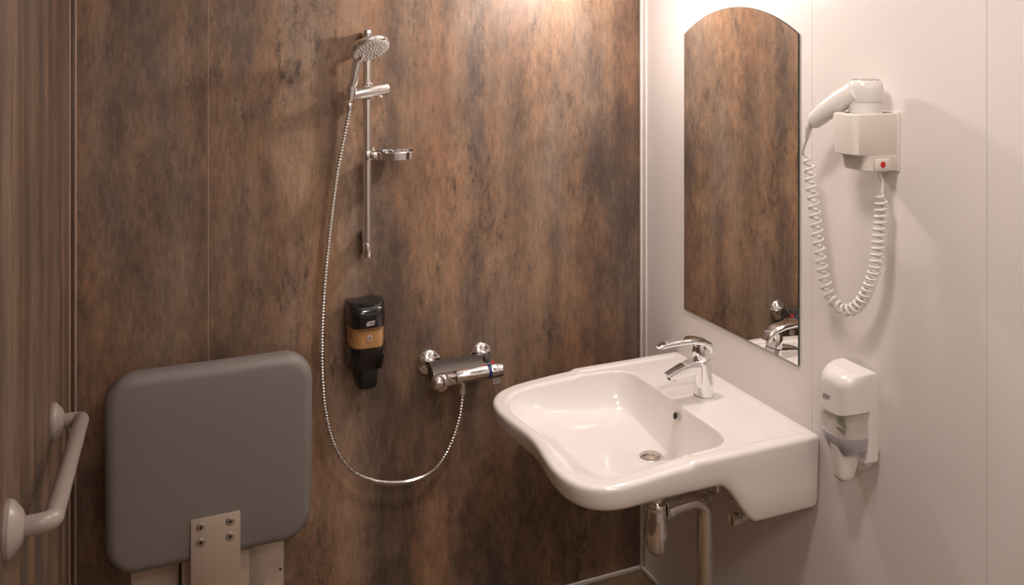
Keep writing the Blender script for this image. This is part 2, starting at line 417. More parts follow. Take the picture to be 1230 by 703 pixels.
def wash_basin():
    QC = -.560
    t = thing('wash_basin', 'wide white ceramic wheelchair basin with curved front on the white wall', 'wash basin', (0, QC, .655))
    def rounded(poly, n=14):
        """poly = [(p,q,r)]; p = distance from the wall"""
        out = []; m = len(poly)
        for i in range(m):
            c = Vector(poly[i][:2]); a = Vector(poly[i-1][:2])-c; b = Vector(poly[(i+1) % m][:2])-c
            r = poly[i][2]
            if r == 0: out.append(c); continue
            ang = a.angle(b); la = .97 if poly[i-1][2] == 0 else .499; lb = .97 if poly[(i+1) % m][2] == 0 else .499
            d = min(r/math.tan(ang/2), a.length*la, b.length*lb)
            s = c+a.normalized()*d; e = c+b.normalized()*d
            for k in range(n+1):
                u = k/n; out.append(s*(1-u)**2*1.0 + c*2*u*(1-u) + e*u*u)
        return out
    def dense(pts, step):
        out = []
        for i in range(len(pts)):
            a, b = pts[i], pts[(i+1) % len(pts)]
            k = max(1, int((b-a).length/step))
            for j in range(k):
                if (b-a).length > 1e-6 or j == 0: out.append(a+(b-a)*j/k)
        res = [out[0]]
        for p in out[1:]:
            if (p-res[-1]).length > 8e-4: res.append(p)
        return res
    hw = .337
    def front(pm, dip, span, n=13):   # gently hollowed front edge
        return [(pm - dip*(.5+.5*math.cos(PI*k/(n//2))), QC - span*k/(n//2), 0) for k in range(-(n//2), n//2+1)]
    O = dense(rounded([(0, QC+hw, .018), (.703, QC+hw*.99, .150)] + front(.703, .018, .18) + [(.703, QC-hw*.99, .150), (0, QC-hw, .018)]), .008)
    B = dense(rounded([(.230, QC+.272, .085), (.668, QC+.290, .130)] + front(.668, .018, .15) + [(.668, QC-.290, .130), (.230, QC-.272, .085)]), .006)
    N = len(O); C0 = Vector((.44, QC))
    def cast(poly, c, d):
        best = None
        for i in range(len(poly)):
            a, b = poly[i]-c, poly[(i+1) % len(poly)]-c; e = b-a
            det = d.x*(-e.y)+e.x*d.y
            if abs(det) < 1e-12: continue
            s = (a.x*(-e.y)+e.x*a.y)/det; u = (d.x*a.y-d.y*a.x)/det
            if s > 0 and -1e-6 <= u <= 1+1e-6 and (best is None or s > best): best = s
        return c+d*best
    dirs = [(o-C0).normalized() for o in O]
    Bp = [cast(B, C0, d) for d in dirs]
    nor = []
    for i in range(N):
        e = O[(i+1) % N]-O[i-1]; n_ = Vector((e.y, -e.x)).normalized()
        if n_.dot(O[i]-C0) < 0: n_ = -n_
        nor.append(n_)
    def zr(p): return .850 - .006*sst(.385, .405, p) - .018*sst(.38, .70, p)
    def tray(p, q):
        f = sst(.030, .042, p)*(1-sst(.372, .39, p))*sst(.030, .042, hw-abs(q-QC))
        return -.0045*f
    def lipf(v):   # flat inner lip stays at rim height around the bowl
        return v
    def zb(p, q):
        side = .657 + .114*sst(.195, .315, p)
        return side - .006*sst(.45, .66, p)
    rings = []
    def R3(pts, zs): rings.append([(-p.x, p.y, z) for p, z in zip(pts, zs)])
    def inset(d):
        e = min(d, .014); out = []
        for o, n_ in zip(O, nor):
            p = Vector((max(o.x-n_.x*e, 0), o.y-n_.y*e))
            if d > e:
                q_ = Vector((.36, p.y*.75+QC*.25)) - p
                p = p + Vector((max(-1, min(1, (C0.x-p.x)/.10)), max(-1, min(1, (QC-p.y)/.10))))*(d-e)
            out.append(p)
        return out
    # underside, from the drain outwards: follows the bowl, 18 mm below it
    DR = Vector((.312, QC-.004))
    FL = dense(rounded([(.264, QC+.222, .09), (.585, QC+.240, .12), (.570, QC, .5), (.585, QC-.240, .12), (.264, QC-.222, .09)]), .006)
    floorC = [cast(FL, C0, d) for d in dirs]
    def zfl(p):
        r = math.hypot(p.x-DR.x, (p.y-DR.y)*.9)
        return .7045 + .062*sst(-.05, .36, r) - .062*sst(-.05, .36, .03)
    floorZ = [zfl(p) for p in floorC]
    def bowl(tw):
        pts, zs = [], []
        for i in range(N):
            h = 1-math.cos(PI/2*tw); v = math.sin(PI/2*tw)
            p = Bp[i]+(floorC[i]-Bp[i])*h; top = zr(Bp[i].x)-.010
            pts.append(p); zs.append(top+(floorZ[i]-top)*(v**1.25))
        return pts, zs
    def floor(s, rad=.030):
        pts, zs = [], []
        for i in range(N):
            e = DR+dirs[i]*rad; p = floorC[i]+(e-floorC[i])*s
            pts.append(p); zs.append(zfl(p))
        return pts, zs
    # -- underside
    def under(f):
        pts, zs = f
        return [p + (p-C0).normalized()*.012 for p in pts], [z-.016 for z in zs]
    a, b = under(floor(1.0, .036)); R3(a, b)
    for s in (.6, .25): a, b = under(floor(s)); R3(a, b)
    for s in (1.0, .75, .5): a, b = under(bowl(s)); R3(a, [min(z, zr(p.x)-.035) for p, z in zip(a, b)])
    ins = inset(.034); R3(ins, [max(zb(p.x, p.y)+.03, .735) for p in ins])
    ins = inset(.032); R3(ins, [zb(p.x, p.y)+.008 for p in ins])
    ins = inset(.026); R3(ins, [zb(p.x, p.y)+.001 for p in ins])
    ins = inset(.019); R3(ins, [zb(p.x, p.y) for p in ins])
    ins = inset(.011); R3(ins, [zb(p.x, p.y)+.004 for p in ins])
    ins = inset(.006); R3(ins, [zb(p.x, p.y)+.013 for p in ins])
    for s in (.35, .7):
        ins = inset(.005*(1-s)); R3(ins, [(zb(o.x, o.y)+.013)*(1-s)+(zr(o.x)-.014)*s for o in O])
    # rolled rim edge
    rr = .013
    for k in range(6):
        an = PI/2*k/5; ins = inset(rr*(1-math.cos(an))); R3(ins, [zr(o.x)-rr+rr*math.sin(an) for o in O])
    Oi = inset(rr)
    lip = [Bp[i]+dirs[i]*.012 for i in range(N)]
    K = 34
    for k in range(1, K+1):
        s = k/K; pts = [Oi[i]+(lip[i]-Oi[i])*s for i in range(N)]
        R3(pts, [zr(p.x)+tray(p.x, p.y) for p in pts])
    # lip into the bowl
    for k in range(1, 5):
        an = PI/2*k/4; pts = [lip[i]-dirs[i]*.012*math.sin(an) for i in range(N)]
        R3(pts, [zr(p.x)+tray(l.x, l.y)*(1-k/4)-.010*(1-math.cos(an)) for p, l in zip(pts, lip)])
    for k in range(1, 15): a, b = bowl(k/14); R3(a, b)
    for k in range(1, 17): a, b = floor(k/16); R3(a, b)
    part('basin_body', loft(rings, False, False), 'ceramic', t, 50)
    # drain
    dx, dy, dz = -DR.x, DR.y, .7045
    df = part('drain_flange', lathe([(.0295, -.022), (.0335, -.001), (.0335, .0015), (.031, .0028), (.024, .0020), (.022, -.003), (.021, -.012), (.021, -.022)], (dx, dy, dz), (0, 0, 1), 36, False, False), 'chrome_soft', t)
    part('drain_plug', merge(lathe([(.0205, -.020), (.0205, -.012), (.012, -.009), (.011, -.002), (.004, .0005)], (dx, dy, dz), (0, 0, 1), 30)), 'steel', df)
    # overflow
    oc = Vector((-.240, QC-.018, .812)); nrm = Vector((-1, 0, .28))
    ov = part('overflow_ring', lathe([(.0115, -.006), (.0115, .001), (.0095, .0018), (.0088, -.003)], oc, nrm, 24, False, False), 'chrome_soft', t)
    part('overflow_hole', lathe([(.009, -.008), (.009, -.002)], oc, nrm, 24), 'dark_hole', ov)
    return t
wash_basin()

# ================================================================== basin tap
def basin_tap():
    x, y, z = -.128, -.556, .8462
    t = thing('basin_tap', 'chrome single-lever tap standing on the white basin', 'tap', (x, y, z))
    def ell(cx_, cz_, rx, ry, tilt=0.0, n=32):
        return [(cx_+rx*math.cos(2*PI*k/n), y+ry*math.sin(2*PI*k/n), cz_+rx*math.cos(2*PI*k/n)*tilt) for k in range(n)]
    part('base_ring', lathe([(.0300, -.001), (.0305, .002), (.0295, .0035)], (x, y, z), (0, 0, 1), 36), 'chrome', t)
    part('tap_body', loft([ell(x, z+.003, .0285, .0285), ell(x-.001, z+.02, .0278, .0275), ell(x-.004, z+.06, .0262, .0255), ell(x-.007, z+.095, .0252, .0245, .18), ell(x-.008, z+.103, .0248, .024, .25), ell(x-.008, z+.105, .021, .020, .25)]), 'chrome', t)
    # spout: flattened box section, sloping down and forward
    def sec(cx_, cz_, w_, h_, ang, r=.006):
        ol = rrect(w_, h_, min(r, h_*.45), 5); ca, sa = math.cos(ang), math.sin(ang)
        return [(cx_ - v*sa, y+u, cz_ + v*ca) for u, v in ol]
    path = [(-.138, .933, .036, .050, .42), (-.165, .934, .037, .043, .42), (-.20, .930, .036, .033, .34), (-.232, .9225, .034, .025, .32), (-.252, .9175, .032, .020, .50)]
    sp = part('spout', loft([sec(*p) for p in path]), 'chrome', t)
    part('aerator', lathe([(.011, 0), (.011, .006), (.009, .007)], (-.240, y, .914), (-.25, 0, -1), 24), 'chrome_dark', sp)
    # cartridge dome and lever
    part('cartridge_dome', loft([ell(x-.008, z+.106, .0235, .0230, .22), ell(x-.010, z+.118, .0245, .0240, .18), ell(x-.013, z+.135, .0235, .0230, .1), ell(x-.015, z+.148, .019, .0185), ell(x-.016, z+.153, .010, .010)]), 'chrome', t)
    def lsec(cx_, cz_, w_, h_, ang):
        ol = rrect(w_, h_, h_*.42, 5); ca, sa = math.cos(ang), math.sin(ang)
        return [(cx_ - v*sa, y+u, cz_ + v*ca) for u, v in ol]
    lev = [(-.106, .974, .032, .018, -1.0), (-.114, .991, .038, .020, -.65), (-.138, 1.0055, .041, .020, -.25), (-.17, 1.0125, .040, .018, -.05), (-.21, 1.0140, .036, .015, .04), (-.25, 1.0115, .031, .013, .10), (-.275, 1.008, .027, .011, .14), (-.286, 1.0065, .018, .006, .14)]
    part('lever', loft([lsec(*p) for p in lev]), 'chrome', t)
basin_tap()

# ================================================================== trap and valves below the basin
def bottle_trap():
    x, y = -.300, -.572
    t = thing('bottle_trap', 'chrome bottle trap with drain pipe under the white basin', 'bottle trap', (x, y, 0))
    part('tail_pipe', lathe([(.018, 0), (.018, .115)], (x, y, .565), (0, 0, 1), 24), 'chrome', t)
    part('trap_nut', lathe([(.026, .0), (.028, .006), (.028, .018), (.024, .024)], (x, y, .555), (0, 0, 1), 12), 'chrome', t)
    part('trap_body', lathe([(.029, 0), (.0345, .004), (.0345, .012), (.031, .03), (.0275, .075), (.026, .08)], (x, y, .482), (0, 0, 1), 32), 'chrome', t)
    part('trap_cup', lathe([(.004, 0), (.016, .002), (.024, .009), (.0275, .02), (.0285, .055)], (x, y, .432), (0, 0, 1), 32), 'chrome', t)
    part('outlet_nut', lathe([(.026, 0), (.029, .003), (.029, .018), (.024, .022)], (x+.026, y, .552), (1, 0, .05), 12), 'chrome', t)
    part('drain_pipe', tube(bend([(x+.03, y, .552), (-.135, y, .560), (-.137, y, 0.0)], .06, 12), .0235, 24), 'chrome_soft', t)
    part('floor_rosette', lathe([(.035, 0), (.034, .006), (.020, .014)], (-.137, y, 0), (0, 0, 1), 28), 'chrome', t)
bottle_trap()

def angle_valve(y, z, lab):
    t = thing('angle_valve', lab, 'valve', (0, y, z), 'angle valves under the basin')
    part('rosette', lathe([(.026, 0), (.024, .008), (.012, .012)], (0, y, z), (-1, 0, 0), 24), 'chrome', t)
    part('valve_body', merge(lathe([(.010, 0), (.011, .05), (.013, .052), (.013, .075)], (0, y, z), (-1, 0, 0), 18), lathe([(.009, 0), (.009, .03)], (-.055, y, z), (0, 0, 1), 16)), 'chrome', t)
    part('knob', lathe([(.015, 0), (.018, .004), (.018, .022), (.014, .026)], (-.078, y, z), (-1, 0, 0), 10), 'chrome', t)
    part('supply_hose', tube(spline([(-.055, y, z+.03), (-.06, y+.01, z+.07), (-.10, -.590 if y < -.6 else -.535, z+.13), (-.12, -.584 if y < -.6 else -.540, .715)], 8), .0065, 10), 'chrome_soft', t)
angle_valve(-.650, .525, 'chrome angle valve under the basin nearer to the soap dispenser')
angle_valve(-.520, .525, 'chrome angle valve under the basin half hidden behind the drain pipe')

# ================================================================== soap dispensers
def dispenser(label, base, ax_u, ax_n, scheme, group):
    """base: centre of the back at its lowest point; ax_u: to the right seen from the front; ax_n: outwards"""
    b = Vector(base); u = Vector(ax_u); n_ = Vector(ax_n); zv = Vector((0, 0, 1))
    t = thing('soap_dispenser', label, 'soap dispenser', base, group)
    white = scheme == 'white'
    main = 'white_plastic' if white else 'black_plastic'
    W, D = .113, .104
    def sec(h, w_=W, d0=.012, d1=D, e=4.0, n=36, bow=0.0):
        """D-shaped section: flat at the back, rounded at the front"""
        out = []
        for k in range(n+1):
            a = PI*k/n; c, s = math.cos(a), math.sin(a)
            x = (w_/2)*math.copysign(abs(c)**(2/e), c); y = (d1-d0)*abs(s)**(2/e)
            out.append(b + u*x + n_*(d0+y) + zv*(h + bow*(abs(x)/(w_/2))**2))
        return out
    H0, H1 = (.062, .272) if white else (.060, .262)
    cutT, cutB = (.172, .078) if white else (.192, .130)
    def f_of(h):     # width / depth of the body with height: rounded top, tapering lower end
        k = max(0, (h-(H1-.034))/.034); top = math.sqrt(max(0, 1-k*k))
        low = sst(H0-.012, H0+.05, h)
        return W*(.955+.045*top)*(.94+.06*low), .012+(D-.012)*(.52+.48*top)*(.80+.20*low)
    def shell(h0, h1, nstep, k=1.0, cap=True, bow0=0.0, bow1=0.0):
        rs = []
        for i in range(nstep+1):
            h = h0+(h1-h0)*i/nstep; w_, d_ = f_of(h); s = i/nstep
            rs.append(sec(h, w_*k, .012, .012+(d_-.012)*k, bow=bow0*(1-s)+bow1*s))
        return rs
    part('back_plate', place(loft([[(p[0], p[1], 0) for p in rrect(W*.94, .17, .02)], [(p[0], p[1], .013) for p in rrect(W*.94, .17, .02)]]), b+zv*.155, u, zv), main, t)
    # upper cover, window, lower cover
    bw = .012 if white else .0
    top = shell(cutT, H1-.034, 6, bow0=bw) + [sec(h, *[f_of(h)[0]], .012, f_of(h)[1]) for h in [H1-.034+.034*math.sin(PI/2*k/8) for k in range(1, 9)]]
    cov = part('cover', loft(top), main, t, 50)
    if white:
        part('window', loft(shell(cutB-.012, cutT-.0008, 10, .992, bow1=bw, bow0=.022), True, True), 'clear', t, 50)
        bt = part('soap_bottle', loft(shell(.118, .188, 8, .90)), 'soap_bottle', t, 50, 'pale refill bottle behind the clear window')
        part('soap', loft(shell(.070, .1172, 5, .935, bow0=.018)), 'soap_liquid', t, 50, 'blue-grey soap at the bottom of the window')
        for dx_, h, w_, hh in ((.026, .157, .030, .016), (.024, .138, .028, .008)):
            part('print', place(loft([[(p[0], p[1], 0) for p in rrect(w_, hh, .001, 2)], [(p[0], p[1], .0006) for p in rrect(w_, hh, .001, 2)]]), b+u*dx_+n_*(.012+(D-.012)*.893)+zv*h, u, zv), 'green_print', bt)
        part('print', place(loft([[(p[0], p[1], 0) for p in rrect(.024, .028, .005, 3)], [(p[0], p[1], .0006) for p in rrect(.024, .028, .005, 3)]]), b-u*.028+n_*(.012+(D-.012)*.895)+zv*.148, u, zv), 'pale_label', bt)
        rs = []
        for i in range(13):
            s = i/12; h = .092-.092*s
            wv = .054*(1-.18*s**3); d1 = .095*(1-.12*s) ; d0 = .030+.030*s
            kk = 1 if s < .85 else math.sqrt(max(.05, 1-((s-.85)/.15)**2))
            rs.append(sec(h, wv*kk, d0+(1-kk)*.02, d1-(1-kk)*.015, 3.0))
        part('push_lever', loft(rs), 'white_plastic', t, 60)
        part('side_rim', loft([sec(.062, W*1.0, .010, .040, 8), sec(H1-.045, W*1.012, .010, .040, 8), sec(H1-.02, W*.985, .010, .040, 6), sec(H1-.010, W*.93, .010, .040, 5)]), 'white_plastic', t, 40)
        part('lower_bracket', loft([sec(.030, W*.50, .010, .040, 5), sec(.062, W*.98, .010, .045, 6)]), 'white_plastic', t, 40)
        part('hinge_pin', lathe([(.005, 0), (.005, .006)], b+u*(W*.47)+n_*.045+zv*.060, u, 12), 'soap_liquid', t)
    else:
        part('window', loft(shell(cutB+.0008, cutT-.0008, 5, .992)), 'clear_dark', t, 50)
        bt = part('soap_cartridge', loft(shell(cutB+.001, cutT-.001, 5, .93)), 'gold', t, 50, 'amber soap refill behind the clear band')
        part('label_band', place(loft([[(p[0], p[1], 0) for p in rrect(.070, .004, .001, 2)], [(p[0], p[1], .0006) for p in rrect(.070, .004, .001, 2)]]), b+n_*(.012+(D-.012)*.94)+zv*(cutT-.008), u, zv), 'gold_dark', bt)
        lb = part('label', place(loft([[(p[0], p[1], 0) for p in rrect(.015, .018, .001, 2)], [(p[0], p[1], .0006) for p in rrect(.015, .018, .001, 2)]]), b+n_*(.012+(D-.012)*.945)+zv*.161, u, zv), 'pale_label', bt)
        part('label_mark', place(loft([[(-.004, -.005, 0), (.004, -.005, 0), (.0015, .002, 0), (.0015, .006, 0), (-.0015, .006, 0), (-.0015, .002, 0)], [(-.004, -.005, .0004), (.004, -.005, .0004), (.0015, .002, .0004), (.0015, .006, .0004), (-.0015, .006, .0004), (-.0015, .002, .0004)]]), b+n_*(.0127+(D-.012)*.945)+zv*.161, u, zv), 'gold_dark', bt)
        part('lower_cover', loft(shell(H0, cutB, 6)), 'black_plastic', t, 50)
        part('push_lever', loft([sec(.060, .066, .022, .088, 5), sec(.030, .064, .024, .088, 5), sec(.008, .061, .028, .086, 5), sec(.002, .055, .034, .082, 4), sec(0, .045, .040, .074, 4)][::-1]), 'black_matte', t, 50)
    # lock on the top slope, maker's badge on the front
    lk = b+zv*(H1-.0075)+n_*(.060 if white else .055)
    part('lock', lathe([(.0075, -.006), (.0075, .001), (.006, .002)], lk+n_*.004, Vector((0, 0, 1))*.96+n_*.28, 20), 'steel', cov)
    ln = n_*f_of(.215)[1]
    o_ = b + ln + zv*(.205 if white else .2065) - u*(.014 if white else -.002)
    sk = lambda p, d: (p[0]+p[1]*.18, p[1]+p[0]*.10, d)
    if white:
        bo = [sk(p, 0) for p in rrect(.024, .0115, .003, 3)]; bi = [sk(p, 0) for p in rrect(.021, .0085, .002, 3)]
        m_ = len(bo)
        V = [(*p[:2], .0) for p in bo]+[(*p[:2], .0006) for p in bo]+[(*p[:2], .0006) for p in bi]+[(*p[:2], .0) for p in bi]
        F = [(r*m_+k, r*m_+(k+1) % m_, (r+1)*m_+(k+1) % m_, (r+1)*m_+k) for r in range(3) for k in range(m_)]
        part('badge_outline', place((V, F), o_-n_*.0002, u, zv), 'grey_groove', cov)
        tx = text_mesh('TORK', .0068, .0003, .00012); tx = [sk((p[0], p[1]), p[2]+.0003) for p in tx[0]], tx[1]
        part('badge_lettering', place(tx, o_, u, zv), 'grey_groove', cov, 0)
    else:
        bo = [sk(p, 0) for p in rrect(.0245, .0125, .003, 3)]
        part('badge', place(loft([[(*p[:2], -.001) for p in bo], [(*p[:2], .0006) for p in bo]]), o_, u, zv), 'pale_label', cov)
        tx = text_mesh('TORK', .0082, .0003, .0002); tx = [sk((p[0], p[1]), p[2]+.0009) for p in tx[0]], tx[1]
        part('badge_lettering', place(tx, o_, u, zv), 'black_matte', cov, 0)
dispenser('black wall soap dispenser with amber band on the brown wall', (-1.008, 0, .824), (1, 0, 0), (0, -1, 0), 'black', None)
dispenser('white wall soap dispenser with clear window on the white wall', (0, -1.040, .811), (0, -1, 0), (-1, 0, 0), 'white', None)

# ================================================================== shower
def shower_rail():
    x, y = -1.005, -.055
    t = thing('shower_rail', 'vertical chrome shower riser rail on the brown wall', 'shower rail', (x, 0, 1.218))
    part('bar', lathe([(.0125, 1.264), (.0125, 1.887)], (x, y, 0), (0, 0, 1), 24), 'chrome', t)
    for z0, z1 in ((1.218, 1.262), (1.889, 1.912)):
        part('end_cap', lathe([(.0115, z0), (.0130, z0+.003), (.0130, z1-.002), (.0122, z1)], (x, y, 0), (0, 0, 1), 24), 'chrome', t)
    for z in (1.222, 1.838):
        part('wall_mount', boxb(x-.0085, x+.0085, -.050, 0, z, z+.068, .003), 'chrome', t)
    # sliding holder
    a = Vector((-1.084, -.082, 1.714)); b_ = Vector((-.946, -.078, 1.734)); d = b_-a
    sl = part('slider', lathe([(.013, 0), (.018, .003), (.0192, .010), (.0192, d.length-.003), (.018, d.length)], a, d, 28), 'chrome_soft', t)
    for z0, z1 in ((1.745, 1.752), (1.697, 1.704)):
        part('collar', lathe([(.0125, z0), (.021, z0+.002), (.021, z1-.002), (.0125, z1)], (x, y, 0), (0, 0, 1), 28), 'chrome', sl)
    part('clamp', boxb(x-.017, x+.017, -.082, -.040, 1.703, 1.746, .006), 'chrome', sl)
    part('button', lathe([(.008, 0), (.008, .010), (.006, .013)], (-.972, -.081, 1.720), (0, -.1, -1), 18), 'white_plastic', sl)
    part('cone_holder', lathe([(.0145, -.018), (.0165, .018)], (-1.066, -.100, 1.722), (.10, -.05, 1), 24), 'chrome', sl)
shower_rail()

def hand_shower():
    hc = Vector((-1.016, -.135, 1.860)); n_ = Vector((.19, -.51, -.84)).normalized()
    foot = Vector((-1.0695, -.0995, 1.700))
    t = thing('hand_shower', 'round chrome hand shower resting in the rail holder', 'hand shower', foot)
    hd = part('head', lathe([(.001, -.024), (.020, -.023), (.040, -.018), (.054, -.011), (.0605, -.002), (.0605, .007), (.058, .010)], hc, n_, 44), 'chrome', t)
    fp = part('spray_face', lathe([(.0572, .008), (.0572, .0112), (.055, .0125), (.001, .0125)], hc, n_, 44), 'nozzle', hd, label='pale spray face with small nozzles')
    a = Vector((0, 0, 1)); a = (a-n_*a.dot(n_)).normalized(); b_ = n_.cross(a)
    gs = []
    for r, k in ((.008, 5), (.017, 10), (.026, 14), (.035, 20), (.044, 26), (.051, 30)):
        for i in range(k):
            an = 2*PI*i/k + r*40
            gs.append(lathe([(.0022, .0118), (.0019, .0150), (.0008, .0153)], hc+(a*math.cos(an)+b_*math.sin(an))*r, n_, 6, False, True))
    nz = part('nozzles', merge(*gs), 'white_plastic', fp); nz['kind'] = 'stuff'
    # handle: from the holder to the back edge of the head
    back = hc + Vector((-.030, .022, -.034))
    P = [foot, foot+Vector((.003, -.001, .03)), foot+(back-foot)*.5+Vector((0, .002, 0)), back+Vector((-.002, .004, -.012)), back+Vector((.006, .0, .008)), hc-n_*.014+Vector((-.015, .008, -.01))]
    sp = spline(P, 8)
    L_ = len(sp)
    part('handle', tube(sp, [.0105+.0035*sst(0, .6, i/L_)+.003*sst(.6, 1, i/L_) for i in range(L_)], 20), 'chrome', t)
    part('selector_ring', lathe([(.0612, -.0035), (.0622, -.001), (.0622, .004), (.0612, .0055)], hc, n_, 44, False, False), 'chrome', hd)
hand_shower()

def shower_hose():
    ctrl = [(-1.070, -.0990, 1.690), (-1.0715, -.098, 1.66), (-1.088, -.08, 1.56), (-1.100, -.068, 1.48), (-1.122, -.06, 1.29), (-1.141, -.055, 1.05), (-1.139, -.055, .83), (-1.112, -.06, .68), (-1.06, -.065, .588), (-1.0, -.07, .545), (-.935, -.073, .524), (-.865, -.078, .520), (-.80, -.080, .541), (-.752, -.083, .600), (-.720, -.088, .690), (-.709, -.0885, .765), (-.7085, -.0885, .775)]
    p = resample(spline(ctrl, 24), .0023)
    t = thing('shower_hose', 'ribbed metal shower hose hanging in a loop on the brown wall', 'hose', p[-1])
    rad = [.0080 if (i % 4) in (1, 2) else .0057 for i in range(len(p))]
    part('hose', tube(p, rad, 10), 'chrome_soft', t)
    d = (p[0]-p[6]).normalized()
    part('hose_nut', lathe([(.0085, -.004), (.0105, .004), (.0110, .012), (.010, .016)], p[0]-d*.012, d, 20), 'chrome', t)
    part('hose_nut', lathe([(.0085, 0), (.0105, .006), (.0105, .022)], (p[-1].x, p[-1].y, .764), (0, 0, 1), 12), 'steel', t)
shower_hose()

def soap_dish():
    x, y, z = -.922, -.075, 1.518
    t = thing('soap_dish', 'oval chrome soap dish clipped to the shower rail', 'soap dish', (x, y, z))
    n = 44
    def el(rx, ry, h): return [(x+rx*math.cos(2*PI*k/n), y+ry*math.sin(2*PI*k/n), z+h) for k in range(n)]
    part('rim', loft([el(.0555, .0515, .0), el(.0580, .0540, .002), el(.0588, .0548, .023), el(.0575, .0535, .0245), el(.0545, .0505, .0235), el(.0535, .0495, .004), el(.0555, .0515, .0)], False, False), 'chrome', t)
    part('dish_floor', loft([el(.0540, .0500, .012), el(.048, .044, .009), el(.03, .027, .0055), el(.004, .004, .004), el(.004, .004, .002), el(.054, .050, .007)], True, False), 'chrome', t)
    part('divider', boxb(x-.004, x+.004, y-.050, y+.050, z+.010, z+.022, .002), 'chrome', t)
    part('clip', merge(lathe([(.0160, .0), (.0172, .002), (.0172, .026), (.0160, .028)], (-1.005, -.055, z-.002), (0, 0, 1), 28), boxb(-.995, -.972, -.082, -.050, z, z+.023, .004)), 'clear' if False else 'chrome_soft', t)
    part('clip_lever', loft([[(-.994, -.074, z+.026), (-.984, -.074, z+.026), (-.984, -.066, z+.026), (-.994, -.066, z+.026)], [(-.992, -.072, z+.038), (-.988, -.072, z+.038), (-.988, -.068, z+.038), (-.992, -.068, z+.038)]]), 'chrome', t)
soap_dish()

def shower_mixer():
    z = .848
    t = thing('shower_mixer', 'chrome bar shower mixer with two round wall roses', 'shower mixer', (-.70, 0, z))
    for x in (-.792, -.613):
        part('wall_rose', lathe([(.041, 0), (.041, .003), (.037, .009), (.026, .015), (.0175, .018), (.0165, .034)], (x, 0, z), (0, -1, 0), 40), 'chrome', t)
    yb, zb_ = -.088, .826
    def sec(x):
        return [(x, -.030, .862), (x, -.045, .866), (x, -.080, .856), (x, -.094, .846), (x, -.094, .812), (x, -.07, .806), (x, -.035, .826)]
    part('mixer_body', loft([sec(x) for x in (-.806, -.802, -.70, -.607, -.603)]), 'chrome_dark', t, 40)
    part('bar', lathe([(.0205, -.735), (.0222, -.732), (.0222, -.628), (.0205, -.626)], (0, yb-.006, zb_), (1, 0, 0), 32), 'chrome', t)
    part('outlet', lathe([(.011, 0), (.011, .022)], (-.7085, -.0885, .786), (0, 0, 1), 18), 'chrome', t)
    part('temperature_ring', lathe([(.0218, -.6255), (.0226, -.6240), (.0226, -.6190), (.0218, -.6175)], (0, yb-.006, zb_), (1, 0, 0), 32), 'blue', t)
    th_ = part('temperature_knob', lathe([(.0222, -.617), (.0230, -.614), (.0232, -.582), (.0215, -.576), (.004, -.574)], (0, yb-.006, zb_), (1, 0, 0), 32), 'chrome', t)
    part('stop_button', rbox((-.606, -.086, .8505), (.010, .010, .010), .003), 'red', th_)
    part('stop_button', rbox((-.640, -.094, .8480), (.008, .006, .004), .001), 'red', t)
    part('stop_lever', boxb(-.632, -.612, -.088, -.062, .852, .870, .005), 'chrome_dark', t)
    fk = part('flow_knob', lathe([(.010, -.812), (.020, -.808), (.0235, -.800), (.0245, -.785), (.0235, -.770)], (0, yb-.012, zb_-.006), (1, 0, 0), 36), 'chrome', t)
    part('knob_cap', lathe([(.022, 0), (.0245, .004), (.023, .010), (.014, .014), (.001, .015)], (-.785, yb-.018, zb_-.008), (-.62, -.78, .05), 32), 'chrome_soft', fk)
    part('knob_lever', boxb(-.772, -.738, yb-.034, yb+.010, zb_-.016, zb_+.020, .006), 'chrome', fk)
    tg = part('tag', place(loft([[(p[0], p[1], 0) for p in rrect(.0225, .017, .001, 2)], [(p[0], p[1], .0012) for p in rrect(.0225, .017, .001, 2)]]), (-.596, -.098, .7935), (1, 0, .10), (0, -.15, 1)), 'pale_label', t, label='small white paper tag hanging below the mixer')
    for u0, w_, h_ in ((-.0030, .0085, .0085), (.0055, .0022, .0075)):
        part('tag_print', place(loft([[(u0+p[0], p[1], 0) for p in rrect(w_, h_, .0005, 2)], [(u0+p[0], p[1], .0004) for p in rrect(w_, h_, .0005, 2)]]), (-.596, -.0992, .7935), (1, 0, .10), (0, -.15, 1)), 'grey_groove', tg, 0)
    part('tag_string', tube([(-.596, -.097, .801), (-.596, -.095, .807)], .0008, 6), 'pale_label', tg)
shower_mixer()

